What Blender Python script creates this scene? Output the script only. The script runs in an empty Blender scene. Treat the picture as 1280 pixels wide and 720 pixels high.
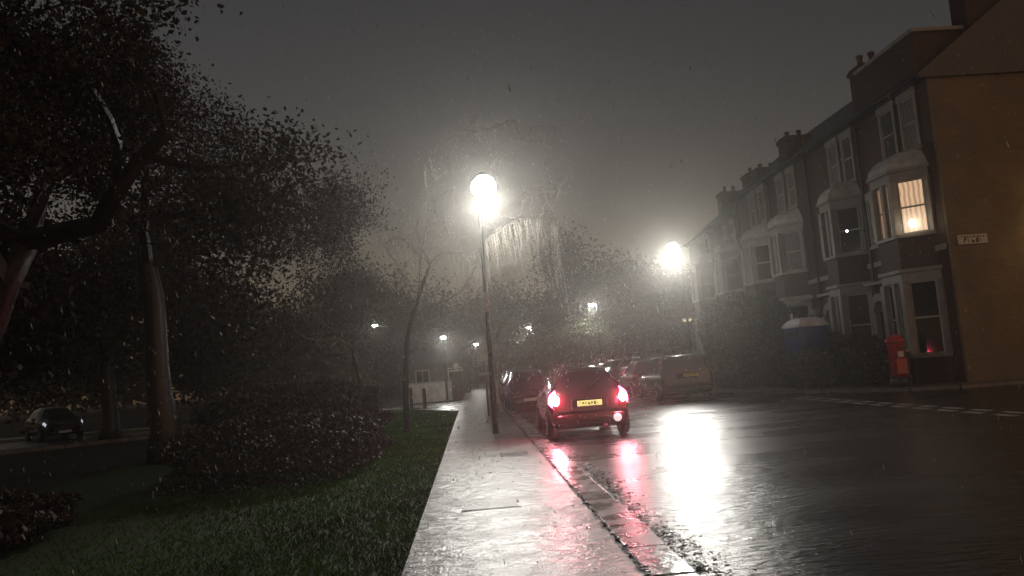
import bpy, bmesh, math, random
import numpy as np
from math import sin, cos, pi, radians
from mathutils import Vector, Matrix
C = bpy.context.scene.collection
SC = bpy.context.scene
RNG = random.Random(7)

# ---------------------------------------------------------------- materials
def mat(name, col, rough=0.6, metal=0.0, var=0.25, vscale=3.0, bump=0.0, bscale=30.0, rvar=0.0, spec=0.5, coat=0.0):
    m = bpy.data.materials.new(name); m.use_nodes = True
    nt = m.node_tree; b = nt.nodes['Principled BSDF']
    tc = nt.nodes.new('ShaderNodeTexCoord')
    n = nt.nodes.new('ShaderNodeTexNoise'); n.inputs['Scale'].default_value = vscale; n.inputs['Detail'].default_value = 5
    nt.links.new(tc.outputs['Object'], n.inputs['Vector'])
    r = nt.nodes.new('ShaderNodeValToRGB'); r.color_ramp.elements[0].position = 0.3; r.color_ramp.elements[1].position = 0.7
    r.color_ramp.elements[0].color = (*[c*(1-var) for c in col], 1); r.color_ramp.elements[1].color = (*[min(1, c*(1+var)) for c in col], 1)
    nt.links.new(n.outputs['Fac'], r.inputs['Fac']); nt.links.new(r.outputs['Color'], b.inputs['Base Color'])
    b.inputs['Roughness'].default_value = rough; b.inputs['Metallic'].default_value = metal
    b.inputs['Specular IOR Level'].default_value = spec; b.inputs['Coat Weight'].default_value = coat
    b.inputs['Coat Roughness'].default_value = 0.12
    if rvar:
        n3 = nt.nodes.new('ShaderNodeTexNoise'); n3.inputs['Scale'].default_value = vscale*2.3; n3.inputs['Detail'].default_value = 4
        nt.links.new(tc.outputs['Object'], n3.inputs['Vector'])
        mr = nt.nodes.new('ShaderNodeMapRange'); mr.inputs['From Min'].default_value = .35; mr.inputs['From Max'].default_value = .65
        mr.inputs['To Min'].default_value = max(.02, rough-rvar); mr.inputs['To Max'].default_value = rough+rvar
        nt.links.new(n3.outputs['Fac'], mr.inputs['Value']); nt.links.new(mr.outputs['Result'], b.inputs['Roughness'])
    if bump:
        n2 = nt.nodes.new('ShaderNodeTexNoise'); n2.inputs['Scale'].default_value = bscale; n2.inputs['Detail'].default_value = 6
        nt.links.new(tc.outputs['Object'], n2.inputs['Vector'])
        bp = nt.nodes.new('ShaderNodeBump'); bp.inputs['Strength'].default_value = bump; bp.inputs['Distance'].default_value = 0.02
        nt.links.new(n2.outputs['Fac'], bp.inputs['Height']); nt.links.new(bp.outputs['Normal'], b.inputs['Normal'])
    return m

def wet_ground(name, col, rough_lo, rough_hi, wscale, fine, bump, stretch=(1, 1, 1), dist=0.01):
    """asphalt or concrete under a film of rain: chippings, ripples, smoother pools"""
    m = bpy.data.materials.new(name); m.use_nodes = True
    nt = m.node_tree; b = nt.nodes['Principled BSDF']; L = nt.links.new
    tc = nt.nodes.new('ShaderNodeTexCoord')
    mp = nt.nodes.new('ShaderNodeMapping'); mp.inputs['Scale'].default_value = stretch; L(tc.outputs['Object'], mp.inputs['Vector'])
    def noise(s, d=5, v=None):
        n = nt.nodes.new('ShaderNodeTexNoise'); n.inputs['Scale'].default_value = s; n.inputs['Detail'].default_value = d
        L(v or mp.outputs['Vector'], n.inputs['Vector']); return n
    big = noise(wscale, 6); chips = noise(fine, 3, tc.outputs['Object']); rip = noise(fine*.16, 4)
    mr = nt.nodes.new('ShaderNodeMapRange'); mr.inputs['From Min'].default_value = .4; mr.inputs['From Max'].default_value = .72
    mr.inputs['To Min'].default_value = rough_lo; mr.inputs['To Max'].default_value = rough_hi
    L(big.outputs['Fac'], mr.inputs['Value']); L(mr.outputs['Result'], b.inputs['Roughness'])
    r = nt.nodes.new('ShaderNodeValToRGB'); r.color_ramp.elements[0].position = .3; r.color_ramp.elements[1].position = .7
    r.color_ramp.elements[0].color = (*[c*.6 for c in col], 1); r.color_ramp.elements[1].color = (*[c*1.4 for c in col], 1)
    mx = nt.nodes.new('ShaderNodeMath'); mx.operation = 'ADD'
    h1 = nt.nodes.new('ShaderNodeMath'); h1.operation = 'MULTIPLY'; h1.inputs[1].default_value = .5
    h2 = nt.nodes.new('ShaderNodeMath'); h2.operation = 'MULTIPLY'; h2.inputs[1].default_value = .5
    L(chips.outputs['Fac'], h1.inputs[0]); L(big.outputs['Fac'], h2.inputs[0]); L(h1.outputs[0], mx.inputs[0]); L(h2.outputs[0], mx.inputs[1])
    L(mx.outputs[0], r.inputs['Fac']); L(r.outputs['Color'], b.inputs['Base Color'])
    b1 = nt.nodes.new('ShaderNodeBump'); b1.inputs['Strength'].default_value = bump; b1.inputs['Distance'].default_value = dist*.35
    L(chips.outputs['Fac'], b1.inputs['Height'])
    b2 = nt.nodes.new('ShaderNodeBump'); b2.inputs['Strength'].default_value = bump; b2.inputs['Distance'].default_value = dist*1.6
    L(rip.outputs['Fac'], b2.inputs['Height']); L(b1.outputs['Normal'], b2.inputs['Normal']); L(b2.outputs['Normal'], b.inputs['Normal'])
    b.inputs['Specular IOR Level'].default_value = .6
    return m

def emit(name, col, strength, base=(.8, .8, .8)):
    m = bpy.data.materials.new(name); m.use_nodes = True; b = m.node_tree.nodes['Principled BSDF']
    b.inputs['Base Color'].default_value = (*base, 1); b.inputs['Emission Color'].default_value = (*col, 1)
    b.inputs['Emission Strength'].default_value = strength; b.inputs['Roughness'].default_value = .3
    return m

def glow(name, col, strength):
    m = bpy.data.materials.new(name); m.use_nodes = True; nt = m.node_tree; nt.nodes.clear()
    o = nt.nodes.new('ShaderNodeOutputMaterial'); e = nt.nodes.new('ShaderNodeEmission'); e.inputs['Color'].default_value = (*col, 1); e.inputs['Strength'].default_value = strength
    nt.links.new(e.outputs[0], o.inputs['Surface']); return m

def brick(name, c1, c2, mortar, facing='x'):
    m = bpy.data.materials.new(name); m.use_nodes = True; nt = m.node_tree; b = nt.nodes['Principled BSDF']; L = nt.links.new
    tc = nt.nodes.new('ShaderNodeTexCoord'); sp = nt.nodes.new('ShaderNodeSeparateXYZ'); cb = nt.nodes.new('ShaderNodeCombineXYZ')
    L(tc.outputs['Object'], sp.inputs[0]); L(sp.outputs['Y' if facing == 'x' else 'X'], cb.inputs['X']); L(sp.outputs['Z'], cb.inputs['Y'])
    br = nt.nodes.new('ShaderNodeTexBrick'); br.inputs['Scale'].default_value = 1; br.inputs['Brick Width'].default_value = .225
    br.inputs['Row Height'].default_value = .075; br.inputs['Mortar Size'].default_value = .006
    br.inputs['Color1'].default_value = (*c1, 1); br.inputs['Color2'].default_value = (*c2, 1); br.inputs['Mortar'].default_value = (*mortar, 1)
    L(cb.outputs[0], br.inputs['Vector'])
    n = nt.nodes.new('ShaderNodeTexNoise'); n.inputs['Scale'].default_value = .9; n.inputs['Detail'].default_value = 7; L(tc.outputs['Object'], n.inputs['Vector'])
    mr = nt.nodes.new('ShaderNodeMapRange'); mr.inputs['To Min'].default_value = .45; mr.inputs['To Max'].default_value = 1.4; L(n.outputs['Fac'], mr.inputs['Value'])
    mx = nt.nodes.new('ShaderNodeVectorMath'); mx.operation = 'SCALE'; L(br.outputs['Color'], mx.inputs[0]); L(mr.outputs['Result'], mx.inputs['Scale'])
    L(mx.outputs[0], b.inputs['Base Color']); b.inputs['Roughness'].default_value = .65
    bp = nt.nodes.new('ShaderNodeBump'); bp.inputs['Strength'].default_value = .5; bp.inputs['Distance'].default_value = .006; bp.invert = True
    L(br.outputs['Fac'], bp.inputs['Height']); L(bp.outputs['Normal'], b.inputs['Normal'])
    return m

M = dict(
    asphalt=wet_ground('wet_asphalt', (.022, .02, .02), .24, .36, .5, 60, .9, (.5, 1.3, 1), .013),
    paving=wet_ground('wet_paving', (.12, .107, .1), .3, .5, 1.3, 40, .9, (.6, 1.25, 1), .022),
    kerb=wet_ground('wet_granite', (.16, .15, .145), .2, .42, 2.5, 70, .4),
    path=wet_ground('wet_path', (.2, .19, .18), .22, .4, 1.2, 50, .5),
    soil=mat('dark_soil', (.022, .02, .014), .8, bump=.6, bscale=12),
    turf=mat('turf', (.022, .045, .01), .8, bump=.8, bscale=25),
    grass=mat('grass_blade', (.045, .13, .01), .8, var=.55, vscale=.8, spec=.2),
    bark=mat('wet_bark', (.024, .02, .017), .45, bump=.6, bscale=14),
    birch=mat('birch_bark', (.34, .32, .28), .5, var=.5, vscale=5, bump=.3, bscale=20),
    twig=mat('wet_twig', (.2, .175, .14), .35, var=.3),
    littwig=mat('lamplit_twig', (.42, .39, .33), .35, var=.3, vscale=4),  # lamplight on the hanging strands put into a paler base colour
    ringtwig=mat('flare_ring_twig', (.1, .09, .075), .4, var=.3, vscale=4),  # crown that follows the flare ring, toned down darker
    darkleaf=mat('dark_leaf', (.028, .023, .018), .7, var=.5, vscale=.9),
    hedgeleaf=mat('hedge_leaf', (.075, .09, .05), .4, var=.5, vscale=1.5),
    litter=mat('leaf_litter', (.022, .016, .011), .5, var=.5, vscale=9),
    brick=brick('red_brick', (.06, .028, .022), (.085, .038, .028), (.07, .06, .052)),
    gable=brick('stock_brick', (.24, .175, .095), (.19, .135, .075), (.15, .125, .095), 'y'),
    stone=mat('painted_stone', (.3, .28, .25), .5, var=.18, vscale=2.5, bump=.2, bscale=18),
    slate=mat('wet_slate', (.045, .045, .05), .4, bump=.4, bscale=9),
    pot=mat('clay_pot', (.14, .08, .06), .6),
    glass=mat('dark_glass', (.012, .013, .016), .06, var=.1, spec=.7),
    carglass=mat('car_glass', (.01, .011, .013), .05, var=.1, spec=.7),
    frame=mat('white_frame', (.36, .34, .31), .4),
    door=mat('dark_door', (.04, .05, .07), .35),
    redpaint=mat('maroon_car_paint', (.05, .005, .009), .25, metal=.2, coat=1, var=.1),
    paint=mat('dark_car_paint', (.018, .014, .016), .22, metal=.3, coat=1, var=.1),
    paint2=mat('grey_car_paint', (.02, .02, .022), .22, metal=.5, coat=1, var=.1),
    trim=mat('black_plastic', (.015, .015, .016), .45),
    net=mat('net_curtain', (.16, .15, .135), .6, var=.3, vscale=6),
    tyre=mat('tyre_rubber', (.02, .02, .02), .7),
    rim=mat('alloy_rim', (.45, .45, .46), .3, metal=.9),
    plate_y=mat('yellow_plate', (.75, .62, .06), .4, var=.05),
    plate_w=mat('white_plate', (.7, .7, .68), .4, var=.05),
    post=mat('black_paint', (.02, .02, .021), .35, rvar=.1),
    galv=mat('galvanised_steel', (.28, .29, .29), .4, metal=.6),
    sign=mat('sign_back', (.36, .36, .35), .4, metal=.2),
    signface=mat('sign_face', (.6, .59, .52), .4, var=.1),
    ink=mat('sign_ink', (.05, .05, .05), .5),
    red=mat('red_gloss', (.42, .012, .012), .3, coat=.6, rvar=.06),
    loo=mat('blue_plastic', (.03, .05, .22), .4),
    loo_roof=mat('white_plastic', (.72, .72, .74), .35),
    mark=mat('worn_road_paint', (.55, .54, .5), .4, var=.45, vscale=6),
    rain=mat('rain_drop', (.75, .78, .8), .1),
    iron=mat('cast_iron', (.03, .028, .027), .35, metal=.6, bump=.5, bscale=40),
    render=mat('pale_render', (.5, .48, .44), .6, bump=.3, bscale=8),
)
M['curtain'] = emit('lit_curtain', (1, .5, .2), .5)
M['curtain2'] = emit('bright_blind', (1, .62, .34), .75)
def folds(m, lo, hi):
    nt = m.node_tree; b = nt.nodes['Principled BSDF']; tc = nt.nodes.new('ShaderNodeTexCoord'); w = nt.nodes.new('ShaderNodeTexWave')
    w.inputs['Scale'].default_value = 3.2; w.bands_direction = 'Y'; w.inputs['Distortion'].default_value = 2.5; w.inputs['Detail'].default_value = 2
    mr = nt.nodes.new('ShaderNodeMapRange'); mr.inputs['To Min'].default_value = lo; mr.inputs['To Max'].default_value = hi
    nt.links.new(tc.outputs['Object'], w.inputs['Vector']); nt.links.new(w.outputs['Fac'], mr.inputs['Value']); nt.links.new(mr.outputs['Result'], b.inputs['Emission Strength'])
folds(M['curtain'], .08, .3); folds(M['curtain2'], .3, .7)
M['bulb'] = emit('table_lamp_bulb', (1, .85, .62), 8)
M['coolglint'] = emit('cool_glint_glow', (.75, .78, 1), 5)  # stands in for a reflected glare in the bay
M['lens'] = glow('lantern_lens', (1, .985, .93), 62)
M['lensfar'] = glow('far_lantern_lens', (1, .98, .9), 150)
M['warmlens'] = glow('porch_globe', (1, .85, .5), .9)
M['sodium'] = glow('sodium_lens', (1, .55, .16), 30)
M['tail'] = emit('tail_lamp_lens', (1, .02, .09), 110)
M['tailcore'] = emit('tail_lamp_core', (1, .4, .45), 260)
M['platelit'] = emit('lit_plate', (.85, .95, .3), .9, (.8, .8, .3))
M['tailglint'] = emit('tail_glint_disc', (1, .85, .85), .8)  # glow in place of a white reflection low on the tail

# ---------------------------------------------------------------- mesh helpers
def link(name, me, m, parent=None):
    o = bpy.data.objects.new(name, me); C.objects.link(o)
    if m is not None and not me.materials: me.materials.append(m)
    if parent is not None: o.parent = parent
    return o
def tag(o, label=None, cat=None, group=None, kind=None):
    for k, v in (('label', label), ('category', cat), ('group', group), ('kind', kind)):
        if v: o[k] = v
    return o
def thing(name, label, cat, loc=(0, 0, 0), rz=0, group=None):
    o = bpy.data.objects.new(name, None); C.objects.link(o); o.location = loc; o.rotation_euler = (0, 0, rz); o.empty_display_size = .2
    return tag(o, label, cat, group)
class MB:
    def __init__(s): s.v = []; s.f = []
    def add(s, v, f):
        n = len(s.v); s.v += [tuple(p) for p in v]; s.f += [tuple(i+n for i in q) for q in f]; return s
    def box(s, x0, x1, y0, y1, z0, z1, b=0):
        if b:
            bm = bmesh.new(); bmesh.ops.create_cube(bm, size=1, matrix=Matrix.Translation(((x0+x1)/2, (y0+y1)/2, (z0+z1)/2)) @ Matrix.Diagonal((x1-x0, y1-y0, z1-z0, 1)))
            bmesh.ops.bevel(bm, geom=bm.edges[:], offset=b, segments=2, affect='EDGES', profile=.5)
            bm.verts.ensure_lookup_table(); s.add([v.co for v in bm.verts], [[v.index for v in f.verts] for f in bm.faces]); bm.free(); return s
        return s.add([(x, y, z) for z in (z0, z1) for y in (y0, y1) for x in (x0, x1)],
                     [(0, 2, 3, 1), (4, 5, 7, 6), (0, 1, 5, 4), (2, 6, 7, 3), (0, 4, 6, 2), (1, 3, 7, 5)])
    def prism(s, poly, z0, z1):
        n = len(poly); return s.add([(x, y, z0) for x, y in poly]+[(x, y, z1) for x, y in poly],
            [tuple(range(n-1, -1, -1)), tuple(range(n, 2*n))]+[(i, (i+1) % n, n+(i+1) % n, n+i) for i in range(n)])
    def lathe(s, prof, n=20, cx=0, cy=0, sx=1, sy=1):
        v = []; f = []
        for r, z in prof:
            for i in range(n): v.append((cx+r*sx*cos(2*pi*i/n), cy+r*sy*sin(2*pi*i/n), z))
        for k in range(len(prof)-1):
            for i in range(n): f.append((k*n+i, k*n+(i+1) % n, (k+1)*n+(i+1) % n, (k+1)*n+i))
        f.append(tuple(range(n-1, -1, -1))); f.append(tuple((len(prof)-1)*n+i for i in range(n)))
        return s.add(v, f)
    def tube(s, pts, rad, n=8):
        pts = [Vector(p) for p in pts]
        if not hasattr(rad, '__len__'): rad = [rad]*len(pts)
        v = []; f = []; up = Vector((.31, .17, .93))
        for i, p in enumerate(pts):
            d = (pts[min(i+1, len(pts)-1)]-pts[max(i-1, 0)]); d = d.normalized() if d.length > 1e-9 else Vector((0, 0, 1))
            a = d.cross(up)
            if a.length < .05: a = d.cross(Vector((1, 0, 0)))
            a.normalize(); b = d.cross(a)
            for k in range(n):
                t = 2*pi*k/n; v.append(p+rad[i]*(a*cos(t)+b*sin(t)))
        for i in range(len(pts)-1):
            for k in range(n): f.append((i*n+k, i*n+(k+1) % n, (i+1)*n+(k+1) % n, (i+1)*n+k))
        if n > 3: f.append(tuple(range(n-1, -1, -1))); f.append(tuple((len(pts)-1)*n+k for k in range(n)))
        return s.add(v, f)
    def build(s, name, m, parent=None, smooth=False):
        me = bpy.data.meshes.new(name); me.from_pydata(s.v, [], s.f); me.update()
        if smooth: me.polygons.foreach_set('use_smooth', [True]*len(me.polygons))
        return link(name, me, m, parent)
def copy_tree(o, parent=None):
    c = o.copy(); C.objects.link(c)
    if parent is not None: c.parent = parent
    for ch in list(o.children): copy_tree(ch, c)
    return c
def leaves_mesh(name, cen, size, m, parent=None, seed=0, aspect=.6, flat=None):
    """one small bent leaf (two triangles) per centre"""
    r = np.random.default_rng(seed); cen = np.asarray(cen, float); n = len(cen)
    a = r.normal(size=(n, 3)); a /= np.linalg.norm(a, axis=1)[:, None]
    b = r.normal(size=(n, 3)); b -= (a*b).sum(1)[:, None]*a; b /= np.linalg.norm(b, axis=1)[:, None]
    s = size*(.6+.8*r.random(n))[:, None]
    v = np.empty((n, 4, 3)); v[:, 0] = cen-a*s; v[:, 1] = cen+b*s*aspect; v[:, 2] = cen+a*s; v[:, 3] = cen-b*s*aspect
    v[:, 1] += np.cross(a, b)*s*.25
    if flat: v[:, :, 2] = cen[:, None, 2]+(v[:, :, 2]-cen[:, None, 2])*flat+.004
    me = bpy.data.meshes.new(name); me.vertices.add(4*n); me.vertices.foreach_set('co', v.ravel())
    me.loops.add(4*n); me.loops.foreach_set('vertex_index', np.arange(4*n, dtype=np.int32))
    me.polygons.add(n); me.polygons.foreach_set('loop_start', np.arange(0, 4*n, 4, dtype=np.int32)); me.polygons.foreach_set('loop_total', np.full(n, 4, dtype=np.int32))
    me.update(calc_edges=True); me.validate()
    return link(name, me, m, parent)

# ---------------------------------------------------------------- setting
def flat(name, poly, z, m, kind='structure'):
    o = MB().add([(x, y, z) for x, y in poly], [tuple(range(len(poly)))]).build(name, m); o['kind'] = kind; return o
flat('ground', [(-210, -60), (210, -60), (210, 240), (-210, 240)], -.14, M['soil'])
flat('road', [(1.1, -8), (9, -8), (9, 8.5), (60, 8.5), (60, 23.2), (16, 23.2), (9.2, 30.2), (9.2, 200), (1.1, 200)], -.06, M['asphalt'])
o = MB().prism([(-.65, -8), (1.12, -8), (1.12, 130), (-.65, 130)], -.2, 0).build('pavement', M['paving']); o['kind'] = 'structure'
# kerb stones with joints, a slightly uneven line
k = MB(); rr = random.Random(3); y = -6
while y < 120:
    L = .9; dz = rr.uniform(-.004, .004); dx = rr.uniform(-.008, .008)
    k.box(1.135+dx, 1.47+dx, y+.006, y+L-.006, -.2, -.004+dz, .012 if y < 30 else 0); y += L
k.build('kerb', M['kerb'])['kind'] = 'structure'
# far side pavement with a rounded corner
arc = [(9.1, 200), (9.1, 31), (9.2, 30), (9.7, 29.2), (10.45, 28.2), (11.1, 27.1), (11.8, 26), (12.4, 24.7), (13.1, 23.6), (14.2, 22.95), (16, 22.7), (60, 22.4)]
MB().prism([(60, 24.15), (60, 22.4)][::1]+arc[::-1][1:]+[(15.1, 200), (15.1, 24.15)], -.2, .03).build('far_pavement', M['paving'])['kind'] = 'structure'
k = MB()
for (x0, y0), (x1, y1) in zip(arc[1:], arc[2:]):
    d = math.hypot(x1-x0, y1-y0); nx, ny = (y1-y0)/d*.14, -(x1-x0)/d*.14
    k.prism([(x0, y0), (x0+nx, y0+ny), (x1+nx, y1+ny), (x1, y1)][::-1], -.2, .034)
k.build('far_kerb', M['kerb'])['kind'] = 'structure'
MB().prism([(10, -8), (60, -8), (60, 8), (12.5, 8), (10.8, 7.2), (10, 5.6)], -.2, .03).build('near_pavement', M['paving'])['kind'] = 'structure'
# give-way dashes at the mouth of the side road, two staggered rows
for row, x in enumerate((9.75, 10.15)):
    yy = 12.4+row*.4; q = 0
    k = MB()
    while yy < 24.6:
        k.add([(x, yy, -.055), (x+.2, yy, -.055), (x+.2, yy+.6, -.055), (x, yy+.6, -.055)], [(0, 1, 2, 3)]); yy += .95
    k.build('give_way_marking', M['mark'])['kind'] = 'structure'
# verge, lawn, side path, park road on the left
MB().prism([(-8, -8), (-.67, -8), (-.67, 39.4), (-8, 39.4)], -.2, -.03).build('verge', M['turf'])['kind'] = 'structure'
MB().prism([(-.66, 33.5), (-.66, 45.5), (-3.2, 43.5), (-12, 42.4), (-30, 44), (-30, 42.2), (-12, 40.2), (-5, 39.2), (-2.6, 37.2), (-1.3, 34.8)][::-1], -.2, -.012).build('footpath', M['path'])['kind'] = 'structure'
flat('park_road', [(-34, 20), (-7.5, 42), (-11, 46), (-44, 26)], -.1, M['asphalt'])
k = MB()
for i in range(30):
    t0, t1 = i/30, (i+1)/30
    a = (-26+17.5*t0, 22.8+14.5*t0); b = (-26+17.5*t1, 22.8+14.5*t1)
    k.prism([(a[0], a[1]), (b[0]-.03, b[1]), (b[0]-.03, b[1]+.16), (a[0], a[1]+.16)], -.14, .0)
k.build('park_kerb', M['kerb'])['kind'] = 'structure'
# grass on the verge
r = np.random.default_rng(5); n = 110000
yy = 4+36*r.random(n)**1.5; xx = -.66-np.abs(r.normal(size=n))*1.9-.0*yy; keep = (xx > -7) & ~((yy > 33.2) & (xx > -3.4) & (yy > 33.2+(-.6-xx)*2.0)); xx, yy = xx[keep], yy[keep]; n = len(xx)
h = .02+.035*r.random(n); a = r.random(n)*2*pi; w = .004+yy*.0004
v = np.empty((n, 3, 3)); lean = r.normal(size=(n, 2))*.03
v[:, 0] = np.c_[xx-w*np.cos(a), yy-w*np.sin(a), np.full(n, -.035)]; v[:, 1] = np.c_[xx+w*np.cos(a), yy+w*np.sin(a), np.full(n, -.035)]
v[:, 2] = np.c_[xx+lean[:, 0], yy+lean[:, 1], -.03+h]
me = bpy.data.meshes.new('grass'); me.vertices.add(3*n); me.vertices.foreach_set('co', v.ravel()); me.loops.add(3*n)
me.loops.foreach_set('vertex_index', np.arange(3*n, dtype=np.int32)); me.polygons.add(n)
me.polygons.foreach_set('loop_start', np.arange(0, 3*n, 3, dtype=np.int32)); me.polygons.foreach_set('loop_total', np.full(n, 3, dtype=np.int32)); me.update(calc_edges=True)
tag(link('grass', me, M['grass']), 'short wet green grass beside the pavement', 'grass', kind='stuff')
# wet leaf litter in the gutter and along the kerb joint
c = []
for i in range(6500):
    t = 4+26*r.random()**1.6
    if r.random() < .33: c.append((1.125+r.normal()*.012, t, .003))
    else:
        cl = .5+.5*sin(t*2.1)*sin(t*.77+1); 
        if r.random() > .3+.7*cl: continue
        c.append((1.53+abs(r.normal())*.09*(1+.6*cl), t, -.052+.006*r.random()))
lo = leaves_mesh('fallen_leaves', c, .026, M['litter'], seed=9, flat=.22); tag(lo, 'dark sodden leaf litter lying along the kerb and gutter', 'leaves', kind='stuff')
c = np.c_[r.uniform(-.6, 1.1, 260), 3+24*r.random(260)**1.3, np.full(260, .004)]
tag(leaves_mesh('fallen_leaves', c, .035, M['litter'], seed=19, flat=.1), 'scattered wet leaves stuck to the pavement', 'leaves', kind='stuff')
for (x, y, lx, ly, lab) in [(.1, 9.2, .3, .22, 'iron access cover set in the pavement nearest the viewer'), (.65, 14.4, .22, .3, 'small iron access cover in the pavement before the street lamp')]:
    t = thing('access_cover', lab, 'access cover', (x, y, .002), 0, 'iron covers in the pavement')
    MB().box(-lx-.03, lx+.03, -ly-.03, ly+.03, -.02, .004, .003).build('frame', M['kerb'], t)
    MB().box(-lx, lx, -ly, ly, .0, .008, .002).build('lid', M['iron'], t)
# drain cover in the road
t = thing('manhole_cover', 'rectangular iron drain cover set in the bright wet road', 'drain cover', (6.1, 21.7, -.056))
MB().box(-.42, .42, -.3, .3, -.01, .006, .004).build('frame', M['iron'], t)
k = MB()
for i in range(9): k.box(-.36+i*.085, -.31+i*.085, -.25, .25, .004, .012)
k.build('lid', M['iron'], t)

# ---------------------------------------------------------------- street lamps
def point(loc, power, col=(1, .97, .9), rad=.1, parent=None, name='lamp_glow'):
    d = bpy.data.lights.new(name, 'POINT'); d.energy = power; d.color = col; d.shadow_soft_size = rad
    o = bpy.data.objects.new(name, d); C.objects.link(o); o.location = loc
    if parent: o.parent = parent
    return o
def street_lamp(label, x, y, z, power, arm=(.14, 0), lens='lens', col=(1, .97, .9), r=.2, zb=0, aim=None, globe=False):
    t = thing('street_lamp', label, 'street lamp', (x-arm[0], y-arm[1], zb), 0, 'street lamps')
    z -= zb
    MB().lathe([(.085, 0), (.085, .02), (.075, .03), (.075, 1.2), (.06, 1.24), (.05, z*.6), (.036, z+.02), (.036, z+.08)], 14).build('pole', M['post'], t, True)
    MB().box(-.03, .03, -.079, -.07, .45, 1.0, .004).build('access_door', M['post'], t)
    ax, ay = arm
    MB().tube([(0, 0, z+.05), (ax*.5, ay*.5, z+.1), (ax, ay, z+.1)], .025, 8).build('bracket', M['galv'], t)
    if globe:
        MB().lathe([(.02, z+r*1.15), (r*.3, z+r*1.1), (r*.45, z+r*.98), (r*.42, z+r*.93)], 18, ax, ay).build('lantern_hood', M['galv'], t, True)
        MB().lathe([(r*.42, z+r*.91)]+[(r*sin(a), z+r*cos(a)) for a in [.5, .8, 1.1, 1.4, 1.7, 2.0, 2.3, 2.6, 2.85, 3.1]], 20, ax, ay).build('lantern_bowl', M[lens], t, True)
        MB().tube([(ax*.2, ay*.2, z+.09), (ax*.6, ay*.6, z+r*1.25), (ax, ay, z+r*1.12)], .02, 8).build('hanger', M['galv'], t)
    else:
        MB().lathe([(.02, z+.16), (r*.7, z+.13), (r*.95, z+.09), (r, z+.05), (r, z+.04)], 18, ax, ay).build('lantern_hood', M['galv'], t, True)
        MB().lathe([(r*.9, z+.038), (r*.86, z-.02), (r*.6, z-.07), (r*.2, z-.09), (.005, z-.092)], 18, ax, ay).build('lantern_bowl', M[lens], t, True)
    if power: point((ax, ay, z-(r+.055 if globe else .2)), power, col, .05, t)
    if aim:
        d = bpy.data.lights.new('lamp_beam', 'SPOT'); d.energy = aim[0]; d.color = col; d.shadow_soft_size = .05; d.spot_size = radians(aim[2]); d.spot_blend = 1
        o = bpy.data.objects.new('lamp_beam', d); C.objects.link(o); o.location = (ax, ay, z-(r+.055 if globe else .2)); o.parent = t
        o.rotation_mode = 'QUATERNION'; o.rotation_quaternion = Vector(aim[1]).to_track_quat('-Z', 'Y')
    return t
PW = 1.0
near = street_lamp('tall black street lamp with a blazing lantern standing on the pavement behind the red-lit car', .62, 19.6, 6.06, 150*PW, (.15, 0), r=.31, globe=True, aim=(2050, (0.04, -.83, -.55), 72))
MB().box(-.05, .05, -.11, -.095, 2.95, 3.42, .006).build('notice_plate', M['sign'], near)
MB().box(-.052, .052, -.095, -.06, 3.08, 3.12).build('plate_clamp', M['galv'], near)
street_lamp('lit street lamp rising behind the dark parked van on the far kerb', 9.05, 34, 6.15, 30*PW, (-.35, 0), r=.27, globe=True, aim=(3000, (-.3, -.91, -.29), 42))
street_lamp('lit street lamp further down the street in front of pale-lit foliage', 9.4, 60, 5.9, 500*PW, (-.35, 0), 'lensfar', r=.28)
street_lamp('small lit street lamp far off above the cars parked down the left kerb', 6.2, 84, 5.75, 450*PW, (-.3, 0), 'lensfar', r=.25)
street_lamp('lit park lamp above the pale footpath', -1.57, 48, 3.72, 120*PW, (0, 0), 'lensfar', r=.17, aim=(2200, (.02, -.93, -.33), 70))
street_lamp('lit park lamp furthest out over the dark park', -6.4, 55, 5.2, 130*PW, (0, 0), 'lensfar', r=.17)
street_lamp('faint lit street lamp far along the left pavement near the sign post', .56, 75, 4.1, 120*PW, (.1, 0), 'lensfar', r=.2)
street_lamp('amber street lamp at the gable wall of the side street', 19.2, 23.2, 5.9, 0, (0, .2), 'sodium', (1, .7, .26), aim=(80, (-.3, .62, -.72), 95))
pl = street_lamp('dim yellowish lamp glowing beside the rounded hedge', 11.05, 40, 3.3, 22, (0, 0), 'warmlens', (1, .85, .5), r=.26)

# ---------------------------------------------------------------- sign post, bollards, gate pier
t = thing('sign_post', 'slim grey sign post behind the near street lamp', 'sign post', (.47, 27.4, 0))
MB().lathe([(.045, 0), (.045, 2.55), (.02, 2.58)], 12).build('pole', M['galv'], t, True)
MB().box(-.17, .14, -.06, -.045, 1.84, 2.44, .01).build('sign_plate', M['sign'], t)
MB().box(-.26, .2, -.062, -.05, 1.38, 1.47, .005).build('crossbar', M['sign'], t)
for i, (x, y, h) in enumerate([(-3.08, 40.0, 1.06), (-2.35, 38.6, 1.0)]):
    t = thing('bollard', ('timber bollard at the outer edge of the pale footpath', 'timber bollard nearest the bright end of the footpath')[i], 'bollard', (x, y, -.03), .2*i, 'timber bollards by the footpath')
    MB().box(-.08, .08, -.08, .08, 0, h*.92, .012).build('post', M['bark'], t)
    MB().add([(-.09, -.09, h*.92), (.09, -.09, h*.92), (.09, .09, h*.92), (-.09, .09, h*.92), (0, 0, h)], [(0, 1, 4), (1, 2, 4), (2, 3, 4), (3, 0, 4), (3, 2, 1, 0)]).build('cap', M['bark'], t)
t = thing('gate_pier', 'dark brick gate pier at the end of the white garden wall', 'gate pier', (-.95, 50, -.1))
MB().box(-.33, .33, -.33, .33, 0, 1.75).build('shaft', M['brick'], t)
MB().box(-.4, .4, -.4, .4, 1.752, 1.86, .02).build('coping', M['stone'], t)
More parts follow.
